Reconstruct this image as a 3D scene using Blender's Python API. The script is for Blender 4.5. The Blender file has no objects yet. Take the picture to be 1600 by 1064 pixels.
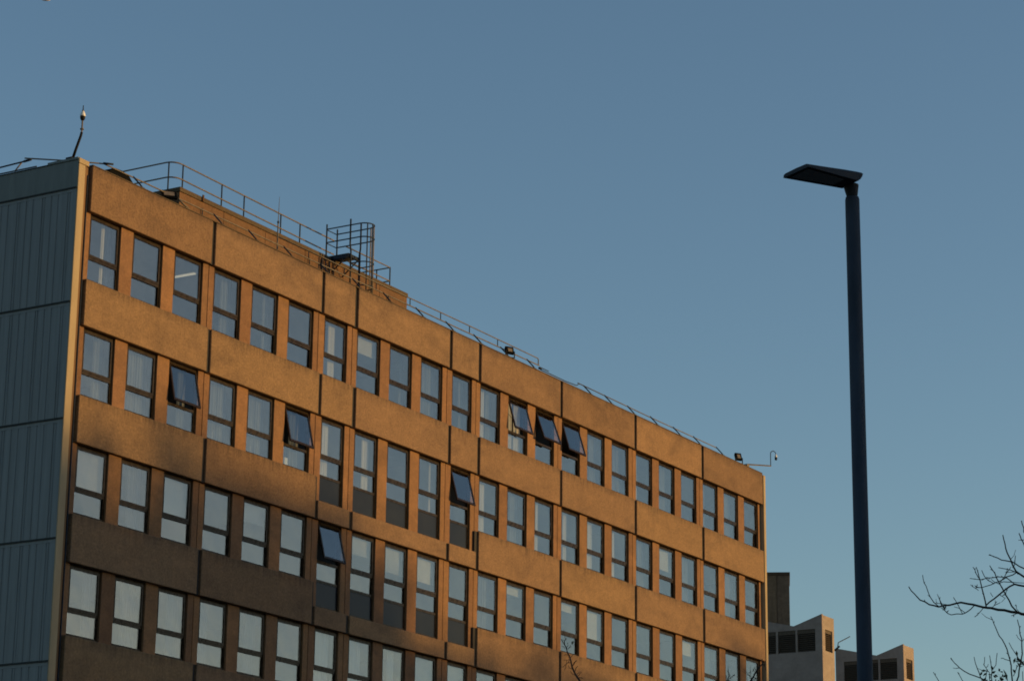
import bpy, bmesh, math, random
from mathutils import Vector, Matrix

# ------------------------------------------------------------------ camera, sky, sun, exposure
SC = bpy.context.scene
COL = SC.collection
rad = math.radians

cam_data = bpy.data.cameras.new('camera')
cam = bpy.data.objects.new('camera', cam_data)
COL.objects.link(cam)
SC.camera = cam
cam_data.sensor_width = 36.0
cam_data.lens = 3979.94 * 36.0 / 1600.0
cam_data.clip_start = 0.1
cam_data.clip_end = 4000.0
CAM = Vector((-51.693, -44.633, -24.046))       # the roof edge of the building is z = 0, its left front corner x = 0
YAW, PITCH, ROLL = rad(59.119), rad(15.859), rad(0.6577)
fwd = Vector((math.sin(YAW) * math.cos(PITCH), math.cos(YAW) * math.cos(PITCH), math.sin(PITCH)))
rgt0 = Vector((math.cos(YAW), -math.sin(YAW), 0))
up0 = rgt0.cross(fwd)
rgt = rgt0 * math.cos(ROLL) + up0 * math.sin(ROLL)
upv = up0 * math.cos(ROLL) - rgt0 * math.sin(ROLL)
cam.matrix_world = Matrix(((rgt.x, upv.x, -fwd.x, CAM.x), (rgt.y, upv.y, -fwd.y, CAM.y),
                           (rgt.z, upv.z, -fwd.z, CAM.z), (0, 0, 0, 1)))
GROUND = CAM.z - 1.6

SUN_AZ, SUN_EL = rad(30.0), rad(5.0)            # azimuth from the facade normal towards the right end
sun_dir = Vector((math.sin(SUN_AZ) * math.cos(SUN_EL), -math.cos(SUN_AZ) * math.cos(SUN_EL), math.sin(SUN_EL)))

world = bpy.data.worlds.new('World')
SC.world = world
world.use_nodes = True
wn = world.node_tree
wn.nodes.clear()
sky = wn.nodes.new('ShaderNodeTexSky')
sky.sky_type = 'NISHITA'
sky.sun_disc = False
sky.sun_elevation = SUN_EL
sky.sun_rotation = math.atan2(sun_dir.x, sun_dir.y)
sky.altitude = 0
sky.air_density = 0.95
sky.dust_density = 0.45
sky.ozone_density = 2.0
bg = wn.nodes.new('ShaderNodeBackground')
bg.inputs['Strength'].default_value = 0.15
wo = wn.nodes.new('ShaderNodeOutputWorld')
wn.links.new(sky.outputs[0], bg.inputs[0])
wn.links.new(bg.outputs[0], wo.inputs[0])

sun_data = bpy.data.lights.new('sun', 'SUN')
sun_data.energy = 3.1
sun_data.angle = rad(0.53)
sun_data.color = (1.0, 0.605, 0.19)
sun = bpy.data.objects.new('sun', sun_data)
COL.objects.link(sun)
sun.rotation_euler = sun_dir.to_track_quat('Z', 'Y').to_euler()
sun.location = (60, -60, 40)

SC.view_settings.view_transform = 'Standard'
SC.view_settings.look = 'None'
SC.view_settings.gamma = 1.0
SC.view_settings.exposure = 0.40
SC.view_settings.use_curve_mapping = False
SC.render.engine = 'CYCLES'
SC.cycles.use_denoising = True
SC.cycles.filter_width = 1.8
SC.cycles.max_bounces = 8
SC.cycles.transparent_max_bounces = 12

# ------------------------------------------------------------------ helpers
class MB:
    """collects faces for one mesh"""
    def __init__(self):
        self.v, self.f = [], []
    def box(self, x0, x1, y0, y1, z0, z1):
        b = len(self.v)
        self.v += [(x0, y0, z0), (x1, y0, z0), (x1, y1, z0), (x0, y1, z0), (x0, y0, z1), (x1, y0, z1), (x1, y1, z1), (x0, y1, z1)]
        self.f += [tuple(b + i for i in q) for q in ((0, 3, 2, 1), (4, 5, 6, 7), (0, 1, 5, 4), (1, 2, 6, 5), (2, 3, 7, 6), (3, 0, 4, 7))]
        return self
    def quad(self, *p):
        b = len(self.v)
        self.v += [tuple(q) for q in p]
        self.f.append(tuple(range(b, b + len(p))))
        return self
    def prism(self, pts, vec):
        """polygon pts extruded along vec"""
        b, n = len(self.v), len(pts)
        vec = Vector(vec)
        self.v += [tuple(p) for p in pts] + [tuple(Vector(p) + vec) for p in pts]
        self.f.append(tuple(b + i for i in range(n))[::-1])
        self.f.append(tuple(b + n + i for i in range(n)))
        for i in range(n):
            j = (i + 1) % n
            self.f.append((b + i, b + j, b + n + j, b + n + i))
        return self
    def tube(self, pts, r0, r1=None, n=6, cap=True):
        pts = [Vector(p) for p in pts]
        r1 = r0 if r1 is None else r1
        b = len(self.v)
        m = len(pts)
        ref = Vector((0.31, 0.17, 0.93)).normalized()
        for i, p in enumerate(pts):
            t = (pts[min(i + 1, m - 1)] - pts[max(i - 1, 0)]).normalized()
            s = t.cross(ref)
            if s.length < 0.05:
                s = t.cross(Vector((1, 0, 0)))
            s.normalize()
            u = s.cross(t)
            r = r0 + (r1 - r0) * i / max(1, m - 1)
            for k in range(n):
                a = 2 * math.pi * k / n
                self.v.append(tuple(p + s * (math.cos(a) * r) + u * (math.sin(a) * r)))
        for i in range(m - 1):
            for k in range(n):
                j = (k + 1) % n
                self.f.append((b + i * n + k, b + i * n + j, b + (i + 1) * n + j, b + (i + 1) * n + k))
        if cap:
            self.f.append(tuple(b + k for k in range(n))[::-1])
            self.f.append(tuple(b + (m - 1) * n + k for k in range(n)))
        return self
    def lathe(self, c, prof, n=14):
        """prof: (radius, z) rings about the vertical through c"""
        b = len(self.v)
        for r, z in prof:
            for k in range(n):
                a = 2 * math.pi * k / n
                self.v.append((c[0] + r * math.cos(a), c[1] + r * math.sin(a), c[2] + z))
        for i in range(len(prof) - 1):
            for k in range(n):
                j = (k + 1) % n
                self.f.append((b + i * n + k, b + i * n + j, b + (i + 1) * n + j, b + (i + 1) * n + k))
        self.f.append(tuple(b + k for k in range(n))[::-1])
        self.f.append(tuple(b + (len(prof) - 1) * n + k for k in range(n)))
        return self
    def mesh(self, name, mat, bevel=0.0, smooth=False):
        me = bpy.data.meshes.new(name)
        me.from_pydata(self.v, [], self.f)
        bm = bmesh.new()
        bm.from_mesh(me)
        bmesh.ops.recalc_face_normals(bm, faces=bm.faces)
        if bevel > 0:
            bmesh.ops.bevel(bm, geom=bm.edges[:], offset=bevel, segments=1, affect='EDGES', profile=0.5)
        bm.to_mesh(me)
        bm.free()
        if smooth:
            for p in me.polygons:
                p.use_smooth = True
        me.materials.append(mat)
        return me

def link(name, me, parent=None, loc=(0, 0, 0), rot=None):
    o = bpy.data.objects.new(name, me)
    COL.objects.link(o)
    o.parent = parent
    o.location = loc
    if rot:
        o.rotation_euler = rot
    return o
def part(name, mb, mat, parent, bevel=0.0, smooth=False, loc=(0, 0, 0)):
    return link(name, mb.mesh(name, mat, bevel, smooth), parent, loc)
def tag(o, label, cat, group=None):
    o['label'] = label
    o['category'] = cat
    if group:
        o['group'] = group
    return o
def thing(name, label, cat, loc=(0, 0, 0), group=None):
    return tag(link(name, None, None, loc), label, cat, group)
def arc(c, r, a0, a1, n, ux, uy):
    c, ux, uy = Vector(c), Vector(ux), Vector(uy)
    return [c + ux * (r * math.cos(a0 + (a1 - a0) * i / n)) + uy * (r * math.sin(a0 + (a1 - a0) * i / n)) for i in range(n + 1)]

# ------------------------------------------------------------------ materials
def new_mat(name):
    m = bpy.data.materials.new(name)
    m.use_nodes = True
    nt = m.node_tree
    nt.nodes.clear()
    out = nt.nodes.new('ShaderNodeOutputMaterial')
    p = nt.nodes.new('ShaderNodeBsdfPrincipled')
    nt.links.new(p.outputs[0], out.inputs[0])
    return m, nt, p, out
def pos_map(nt, scale, kind='pos'):
    mp = nt.nodes.new('ShaderNodeMapping')
    mp.inputs['Scale'].default_value = scale
    if kind == 'pos':
        g = nt.nodes.new('ShaderNodeNewGeometry')
        nt.links.new(g.outputs['Position'], mp.inputs[0])
    else:
        g = nt.nodes.new('ShaderNodeTexCoord')
        nt.links.new(g.outputs['Object'], mp.inputs[0])
    return mp
def noise(nt, scale, size=1.0, detail=4.0, rough=0.55, kind='pos', dist=0.0):
    mp = pos_map(nt, scale, kind)
    n = nt.nodes.new('ShaderNodeTexNoise')
    n.inputs['Scale'].default_value = size
    n.inputs['Detail'].default_value = detail
    n.inputs['Roughness'].default_value = rough
    n.inputs['Distortion'].default_value = dist
    nt.links.new(mp.outputs[0], n.inputs[0])
    return n.outputs[0]
def ramp(nt, fac, stops):
    r = nt.nodes.new('ShaderNodeValToRGB')
    while len(r.color_ramp.elements) < len(stops):
        r.color_ramp.elements.new(0.5)
    for e, (p, c) in zip(r.color_ramp.elements, stops):
        e.position = p
        e.color = (c, c, c, 1) if not isinstance(c, tuple) else (*c, 1)
    nt.links.new(fac, r.inputs[0])
    return r.outputs[0]
def mix(nt, fac, a, b, mode='MIX'):
    m = nt.nodes.new('ShaderNodeMix')
    m.data_type = 'RGBA'
    m.blend_type = mode
    for sock, val in ((m.inputs[0], fac), (m.inputs[6], a), (m.inputs[7], b)):
        if isinstance(val, (int, float)):
            sock.default_value = val
        elif isinstance(val, tuple):
            sock.default_value = (*val, 1)
        else:
            nt.links.new(val, sock)
    return m.outputs[2]
def math_node(nt, op, a, b=0.0):
    m = nt.nodes.new('ShaderNodeMath')
    m.operation = op
    for s, v in ((m.inputs[0], a), (m.inputs[1], b)):
        if isinstance(v, (int, float)):
            s.default_value = v
        else:
            nt.links.new(v, s)
    return m.outputs[0]
def bump(nt, p, h, strength, dist):
    b = nt.nodes.new('ShaderNodeBump')
    b.inputs['Strength'].default_value = strength
    b.inputs['Distance'].default_value = dist
    nt.links.new(h, b.inputs['Height'])
    nt.links.new(b.outputs[0], p.inputs['Normal'])

def concrete(name, base, dark, speck=0.35, streak=0.5, runs=False, rough=0.9, fine=26.0, drips=False):
    m, nt, p, out = new_mat(name)
    big = noise(nt, (0.35, 0.35, 0.7), 1.0, 3, 0.6)
    col = mix(nt, ramp(nt, big, [(0.3, 0.0), (0.72, 1.0)]), tuple(c * 0.86 for c in base), base)
    sp = noise(nt, (1, 1, 1), fine, 3, 0.7)
    col = mix(nt, speck, col, ramp(nt, sp, [(0.3, tuple(c * 0.42 for c in base)), (0.5, base), (0.68, tuple(min(1, c * 1.5) for c in base))]))
    mid = noise(nt, (1, 1, 0.7), 5.5, 4, 0.65)
    col = mix(nt, ramp(nt, mid, [(0.42, 0.0), (0.72, 0.34)]), col, dark)
    st = noise(nt, (4.5, 4.5, 0.35), 1.0, 4, 0.6)
    col = mix(nt, math_node(nt, 'MULTIPLY', ramp(nt, st, [(0.46, 0.0), (0.7, 1.0)]), streak), col, dark)
    if runs:                                     # dirt washed down from the roof edge
        g = nt.nodes.new('ShaderNodeNewGeometry')
        sx = nt.nodes.new('ShaderNodeSeparateXYZ')
        nt.links.new(g.outputs['Position'], sx.inputs[0])
        r2 = noise(nt, (7, 7, 0.12), 1.0, 3, 0.6)
        top = math_node(nt, 'ADD', math_node(nt, 'MULTIPLY', sx.outputs[2], 1.6), math_node(nt, 'ADD', 0.35, r2))
        col = mix(nt, ramp(nt, top, [(0.40, 0.0), (0.95, 0.62)]), col, tuple(c * 0.55 for c in dark))
    soot = noise(nt, (0.55, 0.55, 0.9), 1.0, 6, 0.68, dist=0.6)
    col = mix(nt, ramp(nt, soot, [(0.49, 0.0), (0.72, 0.55)]), col, tuple(c * 0.8 for c in dark))
    pale = noise(nt, (0.9, 0.9, 1.6), 1.0, 5, 0.7)
    col = mix(nt, ramp(nt, pale, [(0.50, 0.0), (0.74, 0.46)]), col, tuple(min(1, c * 1.35) for c in base))
    if drips:                                    # dirt dribbling from the sill at the head of every panel
        g2 = nt.nodes.new('ShaderNodeNewGeometry')
        s2 = nt.nodes.new('ShaderNodeSeparateXYZ')
        nt.links.new(g2.outputs['Position'], s2.inputs[0])
        dz = math_node(nt, 'MODULO', math_node(nt, 'MULTIPLY', s2.outputs[2], -1.0), 3.3)
        near = math_node(nt, 'SUBTRACT', 1.0, math_node(nt, 'MULTIPLY', dz, 1.5))
        dn = noise(nt, (9, 9, 0.25), 1.0, 3, 0.6)
        col = mix(nt, ramp(nt, math_node(nt, 'MULTIPLY', near, dn), [(0.30, 0.0), (0.62, 0.65)]), col, tuple(c * 0.6 for c in dark))
    oi = nt.nodes.new('ShaderNodeObjectInfo')
    col = mix(nt, 1.0, col, ramp(nt, oi.outputs['Random'], [(0.0, (0.86, 0.84, 0.84)), (0.35, (0.97, 0.97, 1.0)), (0.7, (1.0, 1.02, 0.98)), (1.0, (1.12, 1.09, 1.04))]), 'MULTIPLY')
    nt.links.new(col, p.inputs['Base Color'])
    p.inputs['Roughness'].default_value = rough
    p.inputs['Specular IOR Level'].default_value = 0.25
    bump(nt, p, sp, 0.5, 0.012)
    return m
def paint(name, col, rough=0.5, metal=0.0, vary=0.25, scale=3.0, stretch=(1, 1, 1), spec=0.5, bump_s=0.0):
    m, nt, p, out = new_mat(name)
    n = noise(nt, stretch, scale, 5, 0.6)
    c = mix(nt, ramp(nt, n, [(0.3, 0.0), (0.75, 1.0)]), tuple(x * (1 - vary) for x in col), tuple(min(1, x * (1 + vary)) for x in col))
    nt.links.new(c, p.inputs['Base Color'])
    nt.links.new(ramp(nt, n, [(0.2, max(0.02, rough - 0.08)), (0.8, min(1, rough + 0.12))]), p.inputs['Roughness'])
    p.inputs['Metallic'].default_value = metal
    p.inputs['Specular IOR Level'].default_value = spec
    if bump_s:
        bump(nt, p, n, bump_s, 0.01)
    return m

M = {}
M['panel'] = concrete('exposed_aggregate_concrete', (0.236, 0.144, 0.082), (0.112, 0.072, 0.052), 0.6, 0.16, fine=15, drips=True)
M['panel_top'] = concrete('roof_edge_concrete', (0.236, 0.144, 0.082), (0.112, 0.072, 0.052), 0.6, 0.18, runs=True, fine=15)
M['pilaster'] = concrete('pilaster_concrete', (0.238, 0.126, 0.066), (0.13, 0.072, 0.046), 0.4, 0.25, fine=18)
M['joint'] = paint('joint_mastic', (0.032, 0.028, 0.026), 0.9, 0, 0.3, 8)
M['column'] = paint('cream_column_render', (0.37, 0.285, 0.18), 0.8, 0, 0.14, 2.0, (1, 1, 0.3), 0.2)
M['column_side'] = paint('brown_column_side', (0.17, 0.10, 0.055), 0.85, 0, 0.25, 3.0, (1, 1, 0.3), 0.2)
M['plant'] = concrete('plant_room_concrete', (0.165, 0.088, 0.047), (0.085, 0.052, 0.032), 0.5, 0.5, fine=14)
M['plant_cap'] = concrete('plant_room_coping', (0.10, 0.07, 0.045), (0.06, 0.045, 0.03), 0.4, 0.5, fine=14)
M['tower'] = concrete('stained_tower_concrete', (0.19, 0.135, 0.09), (0.10, 0.072, 0.05), 0.3, 0.7, fine=6)
M['vent'] = concrete('pale_render', (0.335, 0.268, 0.225), (0.26, 0.20, 0.165), 0.15, 0.25, fine=5)
M['clad'] = paint('blue_grey_cladding', (0.188, 0.206, 0.212), 0.6, 0, 0.20, 1.6, (5, 5, 0.25), 0.4)
M['fascia'] = paint('green_grey_fascia', (0.15, 0.17, 0.165), 0.6, 0, 0.20, 1.2, (3, 3, 0.5), 0.3)
M['ledge'] = paint('dark_ledge', (0.03, 0.035, 0.035), 0.9, 0, 0.5, 12)
M['frame'] = paint('bronze_window_frame', (0.024, 0.0155, 0.0095), 0.26, 0, 0.25, 6, (1, 1, 1), 0.10)
M['infill'] = paint('dark_grey_infill', (0.018, 0.021, 0.030), 0.16, 0, 0.12, 1.0, (1, 1, 1), 0.10)
M['galv'] = paint('galvanised_rail', (0.17, 0.14, 0.11), 0.6, 0.0, 0.35, 5, (1, 1, 1), 0.2)
M['darksteel'] = paint('dark_painted_steel', (0.030, 0.037, 0.050), 0.65, 0.0, 0.35, 6, (1, 1, 1), 0.15)
M['black'] = paint('black_plastic', (0.012, 0.012, 0.013), 0.6, 0, 0.3, 10, (1, 1, 1), 0.12)
M['rubber'] = paint('black_rubber', (0.006, 0.006, 0.007), 0.85, 0, 0.3, 10, (1, 1, 1), 0.05)
M['white'] = paint('white_plastic', (0.75, 0.72, 0.68), 0.4, 0, 0.08, 6)
M['lampglass'] = paint('floodlight_glass', (0.22, 0.17, 0.12), 0.4, 0, 0.25, 14, (1, 1, 1), 0.3)
M['navy'] = paint('navy_painted_steel', (0.034, 0.046, 0.068), 0.65, 0.0, 0.35, 4, (1, 1, 0.3), 0.12)
M['lamphead'] = paint('dark_grey_lamp_housing', (0.024, 0.029, 0.040), 0.6, 0.0, 0.2, 8, (1, 1, 1), 0.15)
M['lens'] = paint('lamp_lens', (0.02, 0.022, 0.025), 0.15, 0, 0.2, 20)
M['bark'] = paint('winter_bark', (0.040, 0.034, 0.030), 0.9, 0, 0.45, 25, (1, 1, 1), 0.15)
M['leaf'] = paint('dark_leaf', (0.040, 0.055, 0.020), 0.6, 0, 0.4, 4)
M['louvre'] = paint('louvre_blade', (0.10, 0.075, 0.055), 0.7, 0.0, 0.25, 8, (1, 1, 1), 0.15)
M['void'] = paint('louvre_shadow_box', (0.05, 0.042, 0.036), 0.9, 0, 0.2, 8)
M['roof'] = paint('roof_felt', (0.06, 0.06, 0.058), 0.95, 0, 0.3, 3)
M['inside'] = paint('interior_wall', (0.22, 0.22, 0.23), 0.9, 0, 0.1, 1)
M['ceiling'] = paint('ceiling_tile', (0.42, 0.42, 0.42), 0.9, 0, 0.08, 2)
M['curtain'] = paint('curtain_fabric', (0.62, 0.57, 0.49), 0.95, 0, 0.12, 2, (9, 9, 0.2), 0.1)
M['net'] = paint('grey_blind_fabric', (0.17, 0.18, 0.185), 0.95, 0, 0.12, 2, (9, 9, 0.2), 0.1)
M['blind'] = paint('cream_roller_blind', (0.40, 0.38, 0.33), 0.95, 0, 0.08, 3, (1, 1, 1), 0.1)
M['ground'] = paint('tarmac_ground', (0.055, 0.055, 0.05), 0.95, 0, 0.35, 0.2)
M['feather'] = paint('pale_feathers', (0.92, 0.88, 0.88), 0.8, 0, 0.1, 10)

def glass_mat(name, ior, tint, rough=0.0):
    m, nt, p, out = new_mat(name)
    nt.nodes.remove(p)
    tr = nt.nodes.new('ShaderNodeBsdfTransparent')
    tr.inputs[0].default_value = (*tint, 1)
    gl = nt.nodes.new('ShaderNodeBsdfGlossy')
    gl.inputs['Roughness'].default_value = rough
    gl.inputs['Color'].default_value = (1.0, 0.965, 0.92, 1)
    fr = nt.nodes.new('ShaderNodeFresnel')
    geo = nt.nodes.new('ShaderNodeNewGeometry')             # the same reflectance from either side of the sheet
    ml = nt.nodes.new('ShaderNodeMapRange')
    ml.inputs['To Min'].default_value = ior
    ml.inputs['To Max'].default_value = 1.0 / ior
    nt.links.new(geo.outputs['Backfacing'], ml.inputs['Value'])
    nt.links.new(ml.outputs[0], fr.inputs['IOR'])
    n = noise(nt, (1, 1, 1), 1.3, 2, 0.5)
    b = nt.nodes.new('ShaderNodeBump')
    b.inputs['Strength'].default_value = 0.5
    b.inputs['Distance'].default_value = 0.02
    nt.links.new(n, b.inputs['Height'])
    nt.links.new(b.outputs[0], gl.inputs['Normal'])
    mx = nt.nodes.new('ShaderNodeMixShader')
    nt.links.new(fr.outputs[0], mx.inputs[0])
    nt.links.new(tr.outputs[0], mx.inputs[1])
    nt.links.new(gl.outputs[0], mx.inputs[2])
    nt.links.new(mx.outputs[0], out.inputs[0])
    return m
M['glass'] = glass_mat('double_glazing', 2.0, (0.80, 0.84, 0.88))
def emit_mat(name, col, s):
    m, nt, p, out = new_mat(name)
    p.inputs['Base Color'].default_value = (*col, 1)
    p.inputs['Emission Color'].default_value = (*col, 1)
    p.inputs['Emission Strength'].default_value = s
    return m
M['tube_light'] = emit_mat('lit_ceiling_tube', (1.0, 0.80, 0.48), 0.42)

# ------------------------------------------------------------------ ground
gx0, gx1, gy0, gy1, gn = -700.0, 900.0, -700.0, 900.0, 80
g = MB()
def ground_z(x, y):                              # level car park, a wooded bank behind the photographer
    d = -y - 90.0
    t = max(0.0, min(1.0, d / 45.0))
    return GROUND + 11.0 * t * t * (3 - 2 * t)
xs_ = [gx0 + (gx1 - gx0) * i / gn for i in range(gn + 1)]
ys_ = [gy0 + (gy1 - gy0) * i / gn for i in range(gn + 1)]
for y in ys_:
    for x in xs_:
        g.v.append((x, y, ground_z(x, y)))
for j in range(gn):
    for i in range(gn):
        a = j * (gn + 1) + i
        g.f.append((a, a + 1, a + gn + 2, a + gn + 1))
go = part('ground', g, M['ground'], None, smooth=True)
go['kind'] = 'structure'

# ------------------------------------------------------------------ the office building
FH = 3.3
PH = 1.322
SHORT = 0.744
PANELS = [(0.0, 5.536), (5.706, 11.221), (11.397, 13.107), (13.299, 18.831), (19.011, 20.725),
          (20.906, 26.437), (26.614, 32.172), (32.357, 37.906), (38.095, 43.612)]
ROWS = 5
rng = random.Random(7)
office = thing('office_building', 'long brown concrete office block with rows of bronze framed windows, lit by low sun', 'building', (0, 0, 0))

bays = []            # (centre x, opening width, panel index)
for pi, (a, b) in enumerate(PANELS):
    c = (a + b) / 2
    if b - a > 3:
        bays += [(c - 1.9, 1.35, pi), (c, 1.35, pi), (c + 1.9, 1.35, pi)]
    else:
        bays.append((c + 0.03, 1.28, pi))
def is_short(row, pi):                            # spandrels cut down to make room for the tall windows
    return pi in (2, 3, 4) and row in (2, 3)
def is_tall(row, pi):
    return pi in (2, 3, 4) and row in (1, 2)

panel_mesh = {}
def box_mesh(key, w, h, mat, name, d=0.148, bevel=0.014):
    if key not in panel_mesh:
        panel_mesh[key] = MB().box(0, w, 0, d, -h, 0).mesh(name, mat, bevel)
    return panel_mesh[key]
for row in range(ROWS + 1):
    zt = -FH * row
    for pi, (a, b) in enumerate(PANELS):
        sh = is_short(row, pi)
        z1 = zt - (SHORT if sh else 0)
        h = PH - (SHORT if sh else 0)
        mat = M['panel_top'] if row == 0 else M['panel']
        me = box_mesh((round(b - a, 1), round(h, 2), row == 0), b - a, h, mat, 'spandrel_panel')
        o = link('spandrel_panel', me, office, (a, rng.uniform(-0.004, 0.004), z1 + rng.uniform(-0.006, 0.006)))
        # the wall behind each panel
        x0 = a - 0.09 if pi else 0.0
        x1 = b + 0.09 if pi < 8 else b
        wb = MB().box(x0, x1, 0.153, 0.34, zt - PH + 0.003, z1 - 0.004)
        part('spandrel_wall', wb, M['pilaster'], office)
# dark joints between neighbouring cladding units
for row in range(ROWS + 1):
    zt = -FH * row
    for pi in range(8):
        z1 = zt - (SHORT if is_short(row, pi) and is_short(row, pi + 1) else 0)
        part('joint', MB().box(PANELS[pi][1] + .004, PANELS[pi + 1][0] - .004, 0.075, 0.150, zt - PH + .006, z1 - .006), M['joint'], office)
# pilasters between the windows
for row in range(ROWS):
    zh = -FH * row - PH
    edges = []
    for bi, (c, w, pi) in enumerate(bays):
        edges.append((c - w / 2, c + w / 2, pi))
    spans = [(0.0, edges[0][0], 0)]
    for (a0, a1, pa), (b0, b1, pb) in zip(edges, edges[1:]):
        if pa == pb:
            spans.append((a1, b0, pa))
        else:                                     # a joint between two cladding units
            j = (PANELS[pa][1] + PANELS[pb][0]) / 2
            spans += [(a1, j - 0.012, pa), (j + 0.012, b0, pb)]
    spans.append((edges[-1][1], 43.612, 8))
    for a, b, pi in spans:
        bot = -FH * (row + 1) - (SHORT if is_short(row + 1, pi) else 0)
        h = zh - bot
        me = box_mesh(('pil', round(b - a, 2), round(h, 2)), b - a, h, M['pilaster'], 'pilaster', 0.19, 0.006)
        link('pilaster', me, office, (a, 0.15, zh))

# windows: the frame is the part, its panes, sash and curtains are sub-parts
FY0, FY1 = 0.215, 0.285
def frame_mesh(w, tall, opened):
    m = MB()
    x = w / 2
    H = 2.72 if tall else 1.975
    t = 0.058
    m.box(-x, -x + t, FY0, FY1, -H, 0)
    m.box(x - t, x, FY0, FY1, -H, 0)
    m.box(-x + t, x - t, FY0, FY1, -t - 0.02, 0)
    m.box(-x + t, x - t, FY0, FY1, -H, -H + 0.10)
    m.box(-x + t, x - t, FY0 + 0.002, FY1 - 0.002, -1.30, -1.215)
    if tall:
        m.box(-x + t, x - t, FY0 + 0.002, FY1 - 0.002, -1.90, -1.82)
    if not opened:                                # the closed top-hung light
        y0, y1, s = FY0 - 0.016, FY0 + 0.03, 0.052
        m.box(-x + t - 0.012, -x + t + s, y0, y1, -1.22, -0.062)
        m.box(x - t - s, x - t + 0.012, y0, y1, -1.22, -0.062)
        m.box(-x + t + s, x - t - s, y0, y1, -0.062 - s - 0.012, -0.062)
        m.box(-x + t + s, x - t - s, y0, y1, -1.22, -1.22 + s + 0.012)
    return m.mesh('window', M['frame'])
def sash_mesh(w):
    m = MB()
    x = w / 2 - 0.046
    s = 0.06
    m.box(-x, -x + s, -0.02, 0.026, -1.165, 0)
    m.box(x - s, x, -0.02, 0.026, -1.165, 0)
    m.box(-x + s, x - s, -0.02, 0.026, -s, 0)
    m.box(-x + s, x - s, -0.02, 0.026, -1.165, -1.165 + s + 0.01)
    m.box(-0.03, 0.03, 0.026, 0.075, -1.15, -1.02)
    return m.mesh('opening_sash', M['frame'])
def sheet(w, z0, z1, y=0.0):
    return MB().box(-w / 2, w / 2, y, y + 0.012, z0, z1)
cache = {}
def cached(key, fn):
    if key not in cache:
        cache[key] = fn()
    return cache[key]
def curtain_mesh(w, h):
    m = MB()
    n = max(4, int(w / 0.035))
    pts = []
    for i in range(n + 1):
        x = -w / 2 + w * i / n
        pts.append((x, 0.022 * math.sin(i * 1.9) + 0.008 * math.sin(i * 0.7)))
    for (xa, ya), (xb, yb) in zip(pts, pts[1:]):
        m.quad((xa, ya, -h), (xb, yb, -h), (xb, yb, 0), (xa, ya, 0))
        m.quad((xa, ya + 0.006, -h), (xa, ya + 0.006, 0), (xb, yb + 0.006, 0), (xb, yb + 0.006, -h))
    return m.mesh('curtain', M['curtain'])

OPEN = {(0, 13): 16, (0, 14): 20, (0, 15): 17, (1, 3): 12, (1, 6): 13, (1, 11): 15, (2, 7): 14}
CURT = {  # (storey, bay): (from, to) fractions of the width, c curtain or n blind
    (0, 1): [(.60, .72, 'c'), (.82, .98, 'n')], (0, 4): [(.55, .95, 'n')], (0, 5): [(.72, .95, 'n')], (0, 7): [(.46, .78, 'c')],
    (0, 9): [(.78, .96, 'n')], (0, 10): [(.3, .96, 'n')], (0, 11): [(.7, .96, 'n')], (0, 12): [(.04, .5, 'c'), (.62, .96, 'n')],
    (0, 13): [(.05, .5, 'c'), (.58, .95, 'c')], (0, 16): [(.04, .34, 'c'), (.5, .96, 'n')], (0, 17): [(.1, .96, 'n')],
    (0, 18): [(.04, .40, 'c')], (0, 19): [(.3, .9, 'n')], (0, 21): [(.04, .6, 'n')], (0, 22): [(.5, .95, 'n')],
    (1, 1): [(.6, .95, 'n')], (1, 2): [(.04, .96, 'n')], (1, 3): [(.6, .9, 'n')], (1, 4): [(.04, .96, 'n')], (1, 5): [(.04, .9, 'n')],
    (1, 6): [(.5, .9, 'n')], (1, 7): [(.04, .62, 'c')], (1, 8): [(.6, .86, 'c')], (1, 9): [(.03, .11, 'c')], (1, 10): [(.76, .86, 'c')],
    (1, 12): [(.04, .56, 'c')], (1, 13): [(.5, .95, 'n')], (1, 14): [(.1, .5, 'c')], (1, 15): [(.42, .58, 'c')], (1, 16): [(.04, .62, 'c')],
    (1, 17): [(.04, .5, 'c')], (1, 18): [(.5, .95, 'n')], (1, 20): [(.1, .9, 'n')], (1, 22): [(.3, .96, 'n')],
    (2, 2): [(.5, .95, 'n')], (2, 12): [(.3, .9, 'n')], (2, 18): [(.04, .5, 'n')], (2, 21): [(.04, .96, 'n')],
    (3, 1): [(.70, .96, 'n')], (3, 2): [(.5, .96, 'n')], (3, 3): [(.6, .96, 'n')], (3, 4): [(.04, .6, 'n')], (3, 5): [(.5, .9, 'n')],
    (3, 7): [(.04, .90, 'c')], (3, 8): [(.04, .74, 'c')], (3, 9): [(.5, .8, 'c')], (3, 12): [(.1, .5, 'n')], (3, 13): [(.04, .96, 'n')]}
win_group = None
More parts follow.
